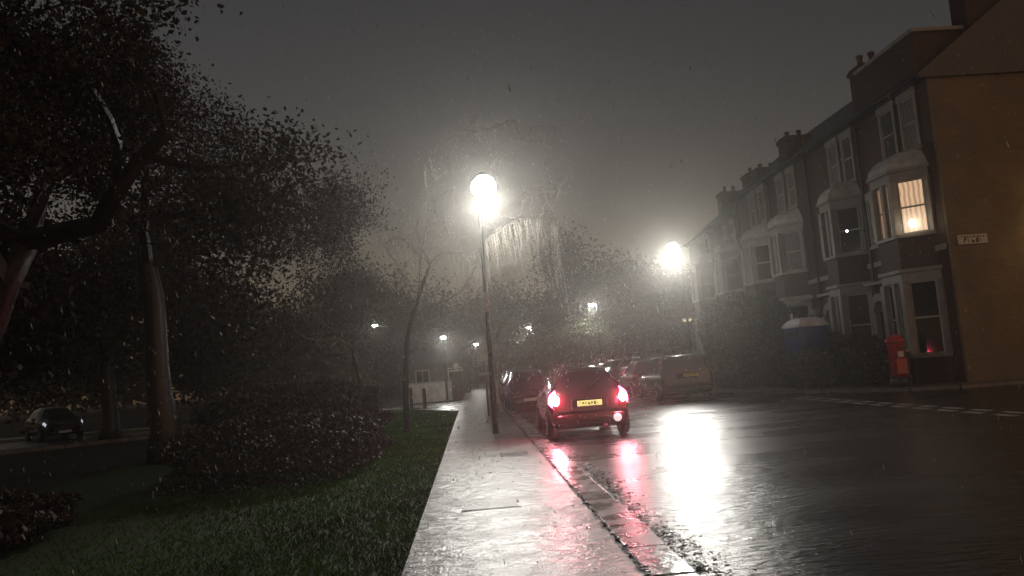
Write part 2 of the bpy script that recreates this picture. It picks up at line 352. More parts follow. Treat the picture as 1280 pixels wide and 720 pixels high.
MB().lathe([(.1, 1.86), (.12, 1.9), (.2, 2.05), (.17, 2.2), (.02, 2.28)], 14).build('ball_finial', M['stone'], t, True)
t = thing('garden_wall', 'low white garden wall behind the bright footpath', 'wall', (0, 50.2, -.1))
MB().box(-4.2, -1.32, -.12, .12, 0, 1.15).build('wall_face', M['render'], t)
MB().box(-4.3, -1.3, -.17, .17, 1.152, 1.24, .01).build('coping', M['stone'], t)
# lodge behind
t = thing('lodge', 'small pitched-roof lodge with a pale window far along the pavement', 'house', (-2.6, 62, -.1))
MB().box(-2.4, 2.4, 0, 4, 0, 2.6).build('wall', M['brick'], t)
MB().add([(-2.7, -.3, 2.55), (2.7, -.3, 2.55), (2.7, 4.3, 2.55), (-2.7, 4.3, 2.55), (-1.5, 2, 4.1), (1.5, 2, 4.1)], [(0, 1, 5, 4), (1, 2, 5), (2, 3, 4, 5), (3, 0, 4), (3, 2, 1, 0)]).build('roof', M['slate'], t)
for x in (-1.2, 1.3):
    w = MB().box(x-.55, x+.55, -.04, -.003, .9, 2.1).build('window', M['frame'], t)
    MB().box(x-.46, x-.03, -.06, -.042, 1.0, 2.0).box(x+.03, x+.46, -.06, -.042, 1.0, 2.0).build('pane', M['glass'], w)

# ---------------------------------------------------------------- cars
def cr(xs, ys, x):
    """monotone-ish smooth interpolation"""
    if x <= xs[0]: return ys[0]
    if x >= xs[-1]: return ys[-1]
    i = max(j for j in range(len(xs)-1) if xs[j] <= x); t = (x-xs[i])/(xs[i+1]-xs[i]); t = t*t*(3-2*t)*.5+t*.5
    return ys[i]*(1-t)+ys[i+1]*t
class CarShape:
    # stations from the tail (y=0) to the nose: y, half width, belt height, roof height, roof half width, floor
    def __init__(s, st): s.st = st; s.ys = [a[0] for a in st]
    def P(s, y): return [cr(s.ys, [a[i] for a in s.st], y) for i in range(1, 6)]
    def sec(s, y):
        w, zb, zr, wr, z0 = s.P(y)
        return [(0, z0), (w*.8, z0), (w*.95, z0+.06), (w*.99, z0+.25), (w, (z0+zb)*.5+.08), (w*.985, zb-.08), (w*.95, zb),
                (w*.95*.45+wr*.55, zb*.45+zr*.55-.02), (wr, zr-.09), (wr*.93, zr-.03), (wr*.75, zr-.004), (wr*.4, zr+.012), (0, zr+.018)]
    def pt(s, y, v):
        q = s.sec(y); i = min(int(v), len(q)-2); t = v-i; return Vector((q[i][0]*(1-t)+q[i+1][0]*t, y, q[i][1]*(1-t)+q[i+1][1]*t))
    def patch(s, y0, y1, v0, v1, off, side=1, nu=10, nv=6):
        V = []; F = []
        for i in range(nu+1):
            for j in range(nv+1):
                y = y0+(y1-y0)*i/nu; v = v0+(v1-v0)*j/nv
                p = s.pt(y, v); du = s.pt(y+.01, v)-s.pt(y-.01, v); dv = s.pt(y, min(v+.05, 11.99))-s.pt(y, v-.05)
                nrm = du.cross(dv); nrm = nrm.normalized() if nrm.length > 1e-9 else Vector((0, 0, 1))
                if nrm.dot(Vector((p.x, 0, p.z-.7))) < 0: nrm = -nrm
                p = p+nrm*off; V.append((p.x*side, p.y, p.z))
        for i in range(nu):
            for j in range(nv): a = i*(nv+1)+j; F.append((a, a+1, a+nv+2, a+nv+1))
        return V, F
def wheel_at(root, x, y, r, side, w=.2):
    t = MB().lathe([(r*.62, -w/2), (r*.9, -w/2-.004), (r, -w/2+.03), (r, w/2-.03), (r*.9, w/2+.004), (r*.62, w/2)], 28)
    o = t.build('wheel', M['tyre'], root, True); o.location = (x, y, r); o.rotation_euler = (0, pi/2*side, 0)
    h = MB().lathe([(r*.64, w/2-.01), (r*.6, w/2+.004), (r*.52, w/2-.02), (r*.2, w/2-.03), (r*.1, w/2+.0)], 28)
    for i in range(5):
        a = 2*pi*i/5; ca, sa = cos(a), sin(a)
        h.add([(ca*r*.1-sa*.03, sa*r*.1+ca*.03, w/2+.003), (ca*r*.1+sa*.03, sa*r*.1-ca*.03, w/2+.003), (ca*r*.6+sa*.02, sa*r*.6-ca*.02, w/2+.008), (ca*r*.6-sa*.02, sa*r*.6+ca*.02, w/2+.008)], [(0, 1, 2, 3)])
    h.build('rim', M['rim'], o)
def arch(root, x, y, r, side):
    V = []; n = 20
    for rad in (r*1.02, r*1.2):
        for i in range(n+1):
            a = pi*(-.08+1.16*i/n); V.append((x+side*(.012 if rad < r*1.1 else .006), y+rad*cos(a), r+rad*sin(a)))
    MB().add(V, [(i, i+1, n+2+i, n+1+i) for i in range(n)]).build('wheel_arch', M['trim'], root)
HATCH = [(0, .70, .62, .64, .6, .34), (.05, .80, .84, .88, .62, .26), (.16, .84, .93, 1.02, .6, .22), (.45, .86, .96, 1.38, .56, .2), (.75, .865, .96, 1.465, .57, .2), (1.3, .87, .95, 1.5, .585, .2), (2.0, .87, .93, 1.49, .59, .2),
         (2.45, .87, .92, 1.40, .57, .2), (2.95, .865, .91, 1.06, .62, .2), (3.1, .86, .9, .97, .68, .2), (3.6, .83, .84, .88, .66, .21), (3.85, .76, .72, .76, .6, .22), (3.95, .62, .56, .58, .5, .28)]
VAN = [(0, .78, .8, .84, .7, .36), (.05, .9, 1.05, 1.16, .76, .28), (.12, .94, 1.08, 1.4, .76, .24), (.28, .95, 1.08, 1.74, .74, .22), (.5, .96, 1.08, 1.8, .75, .22), (1.3, .96, 1.07, 1.83, .76, .22), (2.7, .96, 1.05, 1.8, .75, .22),
       (3.1, .95, 1.03, 1.6, .72, .22), (3.5, .94, 1.02, 1.16, .74, .22), (3.7, .92, 1.0, 1.07, .72, .22), (4.2, .88, .92, .97, .7, .24), (4.42, .8, .8, .84, .64, .26), (4.5, .66, .6, .62, .5, .3)]
def make_car(name, label, spec, paint, loc, rz=0, lit=False, plate='plate_y', nose_first=False, cat='car', detail=True):
    t = thing(name, label, cat, loc, rz, 'cars parked along the kerbs'); S = CarShape(spec); Ln = spec[-1][0]
    ys = []; y = 0
    while y < Ln: ys.append(y); y += .03 if (y < .6 or y > Ln-.4) else .09
    ys.append(Ln); V = []; F = []; secs = [S.sec(y) for y in ys]; n = len(secs[0]); ring = 2*n-2
    for y, q in zip(ys, secs): V += [(x, y, z) for x, z in q]+[(-x, y, z) for x, z in q[-2:0:-1]]
    for i in range(len(ys)-1):
        for j in range(ring): F.append((i*ring+j, i*ring+(j+1) % ring, (i+1)*ring+(j+1) % ring, (i+1)*ring+j))
    F.append(tuple(range(ring-1, -1, -1))); F.append(tuple((len(ys)-1)*ring+j for j in range(ring)))
    MB().add(V, F).build('body', paint, t, True)
    van = spec is VAN
    rw = (.14, .27) if van else (.19, .52); wx = Ln-1.48 if van else 2.5; wy = Ln-1.05 if van else 2.98
    def sym(nm, y0, y1, v0, v1, off, m, both=True):
        a = S.patch(y0, y1, v0, v1, off, 1); b = S.patch(y0, y1, v0, v1, off, -1)
        if both: return MB().add(*a).add(*b).build(nm, m, t, True)
        for q in (a, b): MB().add(*q).build(nm, m, t, True)
    sym('rear_window', rw[0], rw[1], 8.6, 12, .006, M['carglass']); sym('windscreen', wx, wy, 8.4, 12, .006, M['carglass'])
    sy = [(.75, 1.25), (1.31, 2.35)] if not van else [(.6, 1.5), (1.58, 2.3), (2.38, 3.0)]
    for y0, y1 in sy: sym('side_window', y0, y1, 6.25, 7.8, .006, M['carglass'], False)
    if not van: sym('spoiler', .46, .62, 9.4, 12, .03, paint)
    zt = .62 if not van else .8; hw = S.P(.06)[0]
    # tail lamps wrap the rear corners
    for s in (-1, 1):
        o = MB().add(*S.patch(.045, .27, 4.5, 7.0, .012, s)).build('tail_light', M['tail'] if lit else M['tail_off'], t, True)
        if lit:
            k = MB(); k.lathe([(.002, -.02), (.05, -.015), (.06, 0), (.05, .015), (.002, .02)], 14, 0, 0, 1, 1)
            q = k.build('bulb', M['tailcore'], o, True); q.location = (s*(hw-.09), .02, .83); q.rotation_euler = (pi/2, 0, 0); q.scale = (1.25, 1.7, 1)
            point((s*(hw-.06), -.16, .82), 20, (1, .03, .1), .07, t, 'tail_glow')
    if nose_first: pass
    zp = .74 if not van else .98; xp = 0 if not van else .12
    yp = -.004 if not van else -.01
    MB().box(-.38, .38, yp+.006, yp+.2, zp-.12, zp+.1, .015).build('plate_recess', M['trim'], t)
    pl = MB().box(xp-.26, xp+.26, yp-.012, yp+.004, zp-.055, zp+.055, .004).build('number_plate', M['platelit'] if lit else M['plate_y'], t)
    k = MB(); rq = random.Random(len(bpy.data.objects)); gx = xp-.22
    while gx < xp+.19:
        gw = .045; k.box(gx, gx+.012, yp-.0135, yp-.0122, zp-.035, zp+.035); k.box(gx+.014, gx+gw, yp-.0135, yp-.0122, zp+rq.choice((-.035, -.006, .023)), zp+rq.choice((-.02, .01, .035))+.002); gx += gw+.016
    k.build('lettering', M['ink'], pl)
    MB().box(-.72 if not van else -.84, .72 if not van else .84, -.05, .22, .34, .52, .045).build('rear_bumper', paint if lit else M['trim'], t, True)
    MB().box(-.6, .6, Ln-.2, Ln+.03, .26, .42, .04).build('front_bumper', M['trim'], t, True)
    MB().box(-.42, .42, Ln-.1, Ln+.012, .48, .58, .01).build('grille', M['trim'], t)
    MB().box(-.26, .26, Ln+.03, Ln+.042, .33, .44, .004).build('front_plate', M['plate_w'], t)
    for s in (-1, 1):
        MB().add(*S.patch(Ln-.42, Ln-.14, 4.9, 6.4, .008, s)).build('headlight', M['lampglass'], t, True)
        m = MB().box(s*.87-.02 if s > 0 else -.87-.16, s*.87+.16 if s > 0 else -.87+.02, wx-.12, wx-.02, .93 if not van else 1.06, 1.06 if not van else 1.24, .03).build('door_mirror', paint, t, True)
        rr_ = .3 if not van else .34; wt = S.P(1.2)[0]
        for wy_ in ((.68, 3.2) if not van else (.85, 3.62)):
            arch(t, s*wt*1.0, wy_, rr_, s); wheel_at(t, s*(wt-.085), wy_, rr_, s)
        MB().tube([(s*wt*.99, 1.2, .66), (s*(wt*.99+.03), 1.24, .67), (s*(wt*.99+.03), 1.36, .67), (s*wt*.99, 1.4, .66)], .012, 6).build('door_handle', paint, t)
    w = MB().tube([(.0, .1, S.pt(.19, 10).z+.02), (.3, .26, S.pt(.32, 10).z+.03)], .01, 5).build('rear_wiper', M['trim'], t)
    if van:
        for s in (-1, 1): MB().tube([(s*.7, .5, 1.8), (s*.71, .6, 1.86), (s*.71, 2.6, 1.88), (s*.7, 2.7, 1.8)], .018, 6).build('roof_rail', M['galv'], t)
    MB().tube([(0, .9, S.pt(.9, 12).z), (0, .82, S.pt(.9, 12).z+.16)], .005, 4).build('aerial', M['trim'], t)
    return t
M['tail_off'] = mat('unlit_tail_lens', (.2, .01, .012), .15, coat=1)
M['lampglass'] = mat('headlight_glass', (.35, .36, .38), .1, var=.1)
car = make_car('parked_car', 'small dark red hatchback with glowing red tail lights at the left kerb', HATCH, M['redpaint'], (2.42, 16.9, -.06), 0, lit=True)
o = MB().lathe([(.004, 0), (.07, .006), (.085, .02), (.085, .04)], 16).build('tail_glint', M['tailglint'], car, True); o.location = (.55, -.06, .4); o.rotation_euler = (pi/2, 0, 0)  # first a glowing disc added for a white reflection, then the exhaust
o = MB().tube([(0, -.07, 0), (0, .2, 0)], .035, 12).build('exhaust_pipe', M['rim'], car, True); o.location = (.3, 0, .25)
van = make_car('parked_car', 'tall dark people carrier with a bright wet roof at the far kerb', VAN, M['paint2'], (7.62, 28.3, -.06), 0); van.scale = (1, 1, .9)
facing = make_car('parked_car', 'dark car with a pale plate parked nose-on behind the hatchback, beside the pale tree trunk', HATCH, M['paint'], (2.15, 34.4, -.06), pi)
for (x, y, rz, src, lab) in [(7.75, 34.2, 0, car, 'dark hatchback next in line beyond the people carrier'), (7.7, 39.2, 0, van, 'second tall people carrier, beyond the dark hatchback in the far kerb row'),
                             (7.7, 45.2, 0, facing, 'dark car furthest down the far kerb row'), (2.2, 40.2, pi, facing, 'dark car parked behind the nose-on car on the left kerb'),
                             (2.2, 46.5, pi, facing, 'dark car last in view along the left kerb')]:
    if src is car: src = facing
    c = copy_tree(src); c.location = (x, y, -.06); c.rotation_euler = (0, 0, rz); c['label'] = lab
pc = copy_tree(facing); pc.location = (-21.2, 41, -.1); pc.rotation_euler = (0, 0, -2.45); pc['label'] = 'dark parked car with a pale gleam on its glass, alone in the dark park'; pc['group'] = ''; del pc['group']
M['glassgleam'] = emit('glass_gleam_lens', (.85, .88, 1), .6)  # headlights made to glow for a lamp's gleam reflected in the glass
for ch in pc.children:
    if ch.name.startswith('headlight'):
        ch.data = ch.data.copy(); ch.data.materials[0] = M['glassgleam']

# ---------------------------------------------------------------- houses
FX = 15.2
def bay(house, y0, y1, fx, storeys, lit=None):
    """canted bay, one mesh of masonry per bay with its windows as children"""
    b = None; d = .85; c = .75
    def poly(e, base=0): return [(fx+.02, y0-e), (fx-d-e, y0+c-e*.4), (fx-d-e, y1-c+e*.4), (fx+.02, y1+e)]
    k = MB()
    zprev = 0
    b = MB().prism(poly(0)[::-1], 0, storeys[0][0]-.1).build('bay_wall', M['brick'], house)
    MB().prism(poly(0)[::-1], storeys[0][1]+.42, storeys[1][0]-.1).build('spandrel', M['brick'], b)
    s = MB(); zl = [z for z in storeys]
    for i, (zs, zt) in enumerate(zl):
        s.prism(poly(.09)[::-1], zs-.097, zs); s.prism(poly(.05)[::-1], zt, zt+.3); s.prism(poly(.14)[::-1], zt+.303, zt+.415)
        P = poly(-.02)
        for a in P[:]: 
            s.box(a[0]-.11, a[0]+.11, a[1]-.12, a[1]+.12, zs+.002, zt-.002)
        s.box(fx-d-.03, fx-d+.13, (y0+y1)/2-.08, (y0+y1)/2+.08, zs+.002, zt-.002)
        if i == 0: pass
    st = s.build('stone_dressing', M['stone'], b)
    # curved lead roof
    v = []; f = []; z = zl[-1][1]+.415; n = 4
    for lvl in range(6):
        t = lvl/5; e = .1-t*.9*.8; zz = z+.75*sin(t*pi/2)*.9; P = [(fx+.02, y0-.1+t*.5), (min(fx-d-.1+t*t*d*1.05+t*.1, fx), y0+c-.05+t*.12), (min(fx-d-.1+t*t*d*1.05+t*.1, fx), y1-c+.05-t*.12), (fx+.02, y1+.1-t*.5)]
        v += [(x, y, zz) for x, y in P]
    for l in range(5):
        for i in range(3): f.append((l*4+i, l*4+i+1, l*4+i+5, l*4+i+4))
    f.append((20, 21, 22, 23))
    MB().add(v, f).build('bay_roof', M['render'], b)
    for i, (zs, zt) in enumerate(zl):
        P = poly(-.1)
        for j in range(3):
            a, c2 = P[j], P[j+1]
            segs = [(a, c2)] if j != 1 else [(a, (a[0], (a[1]+c2[1])/2)), ((a[0], (a[1]+c2[1])/2), c2)]
            for si, (p, q) in enumerate(segs):
                dx, dy = q[0]-p[0], q[1]-p[1]; L = math.hypot(dx, dy); ux, uy = dx/L, dy/L; nx, ny = -uy, ux
                if nx > 0 or (j == 0 and ny > 0 and False): nx, ny = -nx, -ny
                if j == 0: nx, ny = -abs(uy), -abs(ux)
                if j == 2: nx, ny = -abs(uy), abs(ux)
                def slab(u0, u1, z0, z1, o0, o1):
                    A = (p[0]+ux*u0, p[1]+uy*u0); B = (p[0]+ux*u1, p[1]+uy*u1)
                    return [(A[0]+nx*o0, A[1]+ny*o0), (B[0]+nx*o0, B[1]+ny*o0), (B[0]+nx*o1, B[1]+ny*o1), (A[0]+nx*o1, A[1]+ny*o1)], z0, z1
                fm = MB(); g = .1
                fm.prism(*slab(g, g+.06, zs, zt, .0, .05)).prism(*slab(L-g-.06, L-g, zs, zt, .0, .05)).prism(*slab(g+.06, L-g-.06, (zs+zt)/2-.03, (zs+zt)/2+.03, 0, .05))
                fm.prism(*slab(g+.06, L-g-.06, zs, zs+.07, 0, .05)).prism(*slab(g+.06, L-g-.06, zt-.06, zt, 0, .05))
                w = fm.build('window', M['frame'], b)
                islit = lit is not None and lit[0] == i and (j, si) in lit[1]
                mt = M['net'] if random.Random(round(y0*10)+i*7+j*3).random() < .3 else M['glass']
                if islit: mt = M['curtain2'] if (j, si) in lit[2] else M['curtain']
                MB().prism(*slab(g, L-g, zs, zt, -.02, .015)).build('pane' if not islit else 'lit_blind', mt, w)
    return b
def sash(house, y0, y1, z0, z1, fx, head=True):
    k = MB(); x = fx
    k.box(x-.06, x-.003, y0-.12, y0, z0, z1).box(x-.06, x-.003, y1, y1+.12, z0, z1).box(x-.1, x-.003, y0-.2, y1+.2, z0-.12, z0-.002).box(x-.08, x-.003, y0-.18, y1+.18, z1+.002, z1+.28)
    w = k.build('window', M['stone'], house)
    f = MB().box(x-.03, x-.004, y0+.001, y0+.06, z0+.001, z1-.001).box(x-.03, x-.004, y1-.06, y1-.001, z0+.001, z1-.001).box(x-.035, x-.004, y0+.062, y1-.062, (z0+z1)/2-.03, (z0+z1)/2+.03)
    f.box(x-.03, x-.004, y0+.062, y1-.062, z0+.001, z0+.06).box(x-.03, x-.004, y0+.062, y1-.062, z1-.06, z1-.001).build('frame', M['frame'], w)
    MB().box(x-.012, x-.002, y0+.05, y1-.05, z0+.05, z1-.05).build('pane', M['net'] if random.Random(round(y0*10+z0)).random() < .35 else M['glass'], w)
def porch(house, y0, y1, fx, z=2.9):
    k = MB()
    for y in (y0, y1):
        k.box(fx-.3, fx-.08, y-.11, y+.11, 0, z-.35, .015); k.box(fx-.36, fx-.02, y-.17, y+.17, 0, .3); k.box(fx-.35, fx-.03, y-.16, y+.16, z-.347, z-.2)
    k.build('porch_column', M['stone'], house)
    # arched head
    v = []; f = []; n = 12; ym = (y0+y1)/2; r = (y1-y0)/2-.12
    for i in range(n+1):
        a = pi*i/n; yy = ym-r*cos(a); zz = z-.2+r*.75*sin(a)
        for x in (fx-.3, fx-.06): v += [(x, yy, zz), (x, ym-(r+.24)*cos(a) if 0 < i < n else (y0-.12 if i == 0 else y1+.12), max(zz+.1, z-.2+(r*.75+.28)*sin(a)))]
    for i in range(n):
        a = i*4; b = a+4; f += [(a, b, b+1, a+1), (a+2, a+3, b+3, b+2), (a+1, b+1, b+3, a+3), (a, a+2, b+2, b)]
    MB().add(v, f).build('porch_arch', M['stone'], house)
    MB().box(fx-.42, fx-.02, y0-.25, y1+.25, z+.62, z+.74, .02).build('porch_cornice', M['stone'], house)
    d = MB().box(fx-.05, fx-.003, y0+.22, y1-.22, .15, 2.3).build('door', M['door'], house)
    MB().lathe([(.035, 0), (.04, .03), (.01, .05)], 10).build('handle', M['rim'], d).matrix_local = Matrix.Translation((fx-.05, y0+.34, 1.15)) @ Matrix.Rotation(-pi/2, 4, 'Y')
    MB().box(fx-.04, fx-.003, y0+.22, y1-.22, 2.36, 2.85).build('fanlight', M['glass'], d)
    MB().box(fx-.55, fx-.31, y0-.1, y1+.1, 0, .14).build('doorstep', M['stone'], house)
def chimney(house, x0, x1, y0, y1, z0, z1, pots):
    c = MB().box(x0, x1, y0, y1, z0, z1-.25).box(x0-.07, x1+.07, y0-.07, y1+.07, z1-.248, z1-.1).box(x0-.02, x1+.02, y0-.02, y1+.02, z1-.098, z1).build('chimney', M['brick'], house)
    for (px, py, h) in pots:
        MB().lathe([(.14, z1-.02), (.11, z1+.05), (.1, z1+h*.8), (.13, z1+h*.82), (.13, z1+h)], 12, px, py).build('chimney_pot', M['pot'], c, True)
def house(label, y0, y1, by0, by1, dy0, dy1, eave=10., wins=(), lit=None, simple=False, gable=False):
    t = thing('terraced_house', label, 'house', (0, 0, .02), 0, 'terraced houses along the right of the street')
    t.location = (0, 0, 0)
    MB().box(FX, FX+8, y0, y1, -.1, eave).build('wall', M['brick'], t)
    e = .35; rz = eave+3.1; xm = FX+4
    ya, yb = (y0-(.25 if gable else 0), y1)
    k = MB().add([(FX-e, ya, eave-.12), (xm, ya, rz), (FX+8+e, ya, eave-.12), (FX-e, yb, eave-.12), (xm, yb, rz), (FX+8+e, yb, eave-.12), (FX-e, ya, eave-.27), (FX-e, yb, eave-.27), (FX+8+e, ya, eave-.27), (FX+8+e, yb, eave-.27)],
        [(0, 3, 4, 1), (1, 4, 5, 2), (6, 8, 9, 7), (0, 6, 7, 3), (2, 5, 9, 8), (0, 1, 2, 8, 6), (3, 7, 9, 5, 4)])
    k.build('roof', M['slate'], t)
    MB().tube([(FX-e-.06, y0, eave-.2), (FX-e-.06, y1, eave-.2)], .06, 8).build('gutter', M['trim'], t)
    MB().tube([(FX-.08, y1-.12, .1), (FX-.08, y1-.12, eave-.4), (FX-e-.05, y1-.12, eave-.2)], .045, 8).build('downpipe', M['trim'], t)
    MB().box(FX-.05, FX-.002, y0+.02, y1-.02, 4.22, 4.4).build('string_course', M['stone'], t)
    bay(t, by0, by1, FX, [(.95, 3.35), (4.9, 6.7)], lit)
    for (a, b, c, d) in wins: sash(t, a, b, c, d, FX)
    if dy0: porch(t, dy0, dy1, FX)
    return t
H = 24.2
ha = house('end terraced house with a lit bay window and a blank brick gable wall', H, 28.95, 24.75, 27.5, 27.85, 28.75, 10.0, [(24.95, 25.75, 7.75, 9.5), (26.3, 27.1, 7.75, 9.5), (28, 28.7, 5.0, 6.7)],
           lit=(1, [(0, 0), (1, 0), (1, 1)], [(0, 0)]), gable=True)
MB().box(FX+.003, FX+8, H-.13, H-.003, -.1, 9.9).build('gable_wall', M['gable'], ha)
# front gable over the second floor
MB().box(FX-.04, FX+2.6, H+.35, 28.3, 9.73, 11.45).build('front_parapet', M['brick'], ha)
MB().box(FX-.14, FX+2.7, H+.25, 28.4, 11.452, 11.58, .02).build('parapet_coping', M['stone'], ha)
chimney(ha, 16.9, 18.9, H+.05, H+.85, 10.2, 14.4, [(17.2, H+.45, .6), (17.8, H+.45, .6), (18.4, H+.45, .6)])
hl = MB().lathe([(.01, -.13), (.08, -.09), (.11, 0), (.08, .09), (.01, .13)], 14).build('table_lamp', M['bulb'], None, True)
hl.location = (14.62, 25.02, 5.22)
tag(hl, 'bright lamp shining at the corner of the lit bay window', 'lamp')
hb = house('terraced house with dark bays between the lit house and the plain brick wall', 28.95, 33.6, 29.2, 31.6, 31.95, 32.85, 10.0, [(29.4, 30.1, 7.75, 9.5), (30.6, 31.3, 7.75, 9.5)])
chimney(hb, 15.7, 18.2, 28.97, 29.9, 9.9, 12.15, [(15.95+i*.48, 29.43, .45+.12*(i % 2)) for i in range(5)])
cl = MB().lathe([(.01, -.05), (.04, -.03), (.05, 0), (.04, .03), (.01, .05)], 10).build('window_glint', M['coolglint'], None, True); cl.location = (14.18, 28.55, 5.62)  # glowing bead added for the glare reflected at the bay
tag(cl, 'small glowing bead added as a cold white glint on the dark first-floor bay', 'light')
cl2 = MB().tube([(0, 0, 0), (.35, .15, 0), (1.0, .15, 0)], .012, 6).build('glint_arm', M['trim'], cl)
hc = house('third terraced house with pale bay columns, behind the portable toilet', 33.6, 38, 34.6, 37.1, 33.75, 34.4, 10.0, [(34.9, 35.6, 7.9, 9.5), (36.2, 36.9, 7.9, 9.5)])
chimney(hc, 15.9, 17.6, 37.0, 37.98, 9.9, 11.7, [(16.2, 37.5, .3), (16.8, 37.5, .35)])
hd = house('fourth terraced house with pale bays above the rounded hedge', 38, 42.6, 38.3, 40.9, 41.2, 42.1, 10.0, [(38.7, 39.4, 7.9, 9.5), (40.0, 40.7, 7.9, 9.5)])
chimney(hd, 16.1, 17.6, 41.6, 42.58, 9.7, 11.3, [(16.5, 42.1, .3), (17.1, 42.1, .3)])
yy = 42.6
for i, lab in enumerate(['fifth terraced house along, where the roofline drops', 'sixth terraced house, half lost in the haze']):
    h_ = house(lab, yy, yy+5, yy+.4, yy+3, yy+3.4, yy+4.4, 9.2-.15*i, [(yy+.8, yy+1.5, 7.4, 8.7), (yy+2, yy+2.7, 7.4, 8.7)])
    chimney(h_, 17.4, 18.9, yy+4.1, yy+4.98, 10.2, 12.2, [(17.8, yy+4.5, .4), (18.4, yy+4.5, .4)])
    yy += 5
# street name plate on the gable
t = thing('street_sign', 'small pale street name plate on the amber-lit gable wall', 'street sign', (15.92, H-.15, 4.44))
MB().box(-.48, .48, -.03, 0, -.15, .15, .006).build('plate', M['signface'], t)
k = MB(); rr = random.Random(4); x = -.42
while x < .36:
    w = rr.choice((.045, .06, .035)); k.box(x, x+w*.35, -.034, -.031, .05, .105); k.box(x+w*.35+.001, x+w, -.034, -.031, rr.choice((.05, .085)), .105); x += w+.03
x = -.3
while x < .3:
    w = rr.choice((.07, .09)); k.box(x, x+w*.3, -.034, -.031, -.11, .01); k.box(x+w*.3+.001, x+w, -.034, -.031, rr.choice((-.11, -.03)), rr.choice((.01, -.07))+.04); x += w+.05
k.build('lettering', M['ink'], t)

# low front walls and pillar box, portable toilet
for i, (y0, y1, lab) in enumerate([(25.2, 28.9, 'low brick front wall below the lit bay'), (29.1, 33.4, 'low brick front wall below the dark bays'), (33.7, 38, 'low brick front wall behind the portable toilet')]):
    t = thing('front_wall', lab, 'wall', (0, 0, .02), 0, 'low brick front garden walls')
    x = 13.75 if i == 0 else 12.9
    MB().box(x-.11, x+.11, y0, y1, 0, .75).build('wall_face', M['brick'], t); MB().box(x-.16, x+.16, y0-.03, y1+.03, .752, .83, .015).build('coping', M['stone'], t)
    for y in (y0, y1):
        p = MB().box(x-.2, x+.2, y-.2, y+.2, 0, 1.05).build('gate_post', M['brick'], t); MB().box(x-.25, x+.25, y-.25, y+.25, 1.052, 1.14, .02).build('cap', M['stone'], p)
t = thing('pillar_box', 'tall red pillar box on a black base in front of the end house', 'pillar box', (13.72, 25.0, .03))
t.location = (13.3, 24.55, .03)
MB().lathe([(.3, 0), (.3, .22), (.27, .25), (.25, .3)], 32).build('base', M['post'], t, True)
b = MB().lathe([(.25, .302), (.25, 1.3), (.255, 1.31), (.255, 1.36)], 36).build('body', M['red'], t, True)
MB().lathe([(.255, 1.362), (.31, 1.38), (.32, 1.42), (.3, 1.46), (.22, 1.55), (.08, 1.62), (.005, 1.63)], 36).build('cap', M['red'], t, True)
MB().box(-.13, .13, -.262, -.235, 1.18, 1.225, .004).build('slot', M['ink'], b)
MB().box(-.09, .09, -.263, -.24, .92, 1.1, .004).build('notice', M['signface'], b)
MB().box(-.17, .17, -.258, -.2, .4, .88, .01).build('door', M['red'], b)
t = thing('portable_toilet', 'blue portable toilet with a white domed roof in a front garden', 'portable toilet', (12.55, 29.4, .03), .15)
MB().box(-.56, .56, -.56, .56, .12, 2.2, .03).build('cabin', M['loo'], t, True)
MB().box(-.6, .6, -.6, .6, 0, .12, .02).build('skid', M['trim'], t)
v = []; f = []
for q, (e, z) in enumerate([(.62, 2.202), (.6, 2.3), (.46, 2.46), (.3, 2.55)]): v += [(-e, -.62*e/.62, z), (e, -e, z), (e, e, z), (-e, e, z)]
for q in range(3):
    for i in range(4): f.append((q*4+i, q*4+(i+1) % 4, q*4+4+(i+1) % 4, q*4+4+i))
f.append((12, 13, 14, 15)); MB().add(v, f).build('roof', M['loo_roof'], t)
d = MB().box(-.4, .4, -.585, -.562, .2, 2.05, .01).build('door', M['loo'], t); MB().box(.25, .34, -.61, -.586, 1.05, 1.2, .008).build('latch', M['loo_roof'], d)
MB().tube([(-.2, .5, 2.2), (-.2, .5, 2.75)], .05, 10).build('vent_pipe', M['loo_roof'], t)
MB().box(-.59, -.562, -.4, .4, 1.85, 2.05).build('vent_grille', M['trim'], t)

# ---------------------------------------------------------------- hedges and shrubs
def shrub(name, label, cat, cx, cy, rx, ry, h, n, leaf, m, seed, z0=0, boxy=1.0, group=None, dens=.8):
    t = thing(name, label, cat, (cx, cy, z0), 0, group); r = np.random.default_rng(seed)
    # rounded body: superellipse
    u = r.normal(size=(n, 3)); u /= np.linalg.norm(u, axis=1)[:, None]; p = 2+2*boxy
    k = (np.abs(u)**p).sum(1)**(-1/p); rad = np.where(r.random(n) < .8, .9+.12*r.random(n), .6+.3*r.random(n))
    lump = 1+.07*np.sin(u[:, 0]*9+seed)*np.cos(u[:, 2]*8)+.06*np.sin(u[:, 1]*11+u[:, 2]*7)
    P = u*k[:, None]*rad[:, None]*lump[:, None]; P = P*np.array([rx, ry, h/2])+np.array([0, 0, h/2]); P = P[P[:, 2] > .02]
    leaves_mesh('foliage', P, leaf, m, t, seed)
    k = MB(); rr = random.Random(seed)
    for i in range(6):
        a = rr.random()*6.28; k.tube([(.1*cos(a), .1*sin(a), 0), (rx*.3*cos(a), ry*.3*sin(a), h*.4), (rx*.6*cos(a), ry*.6*sin(a), h*.8)], [.05*h/2, .03*h/2, .008], 5)
    k.build('stems', M['bark'], t); return t
shrub('hedge', 'big rounded clipped hedge taller than the van, left of the toilet', 'hedge', 11.75, 33.6, 1.55, 2.2, 3.75, 26000, .06, M['hedgeleaf'], 11)
shrub('bush', 'narrow dark bush against the right side of the big hedge', 'bush', 12.0, 30.6, .75, .8, 2.0, 7000, .05, M['hedgeleaf'], 12)
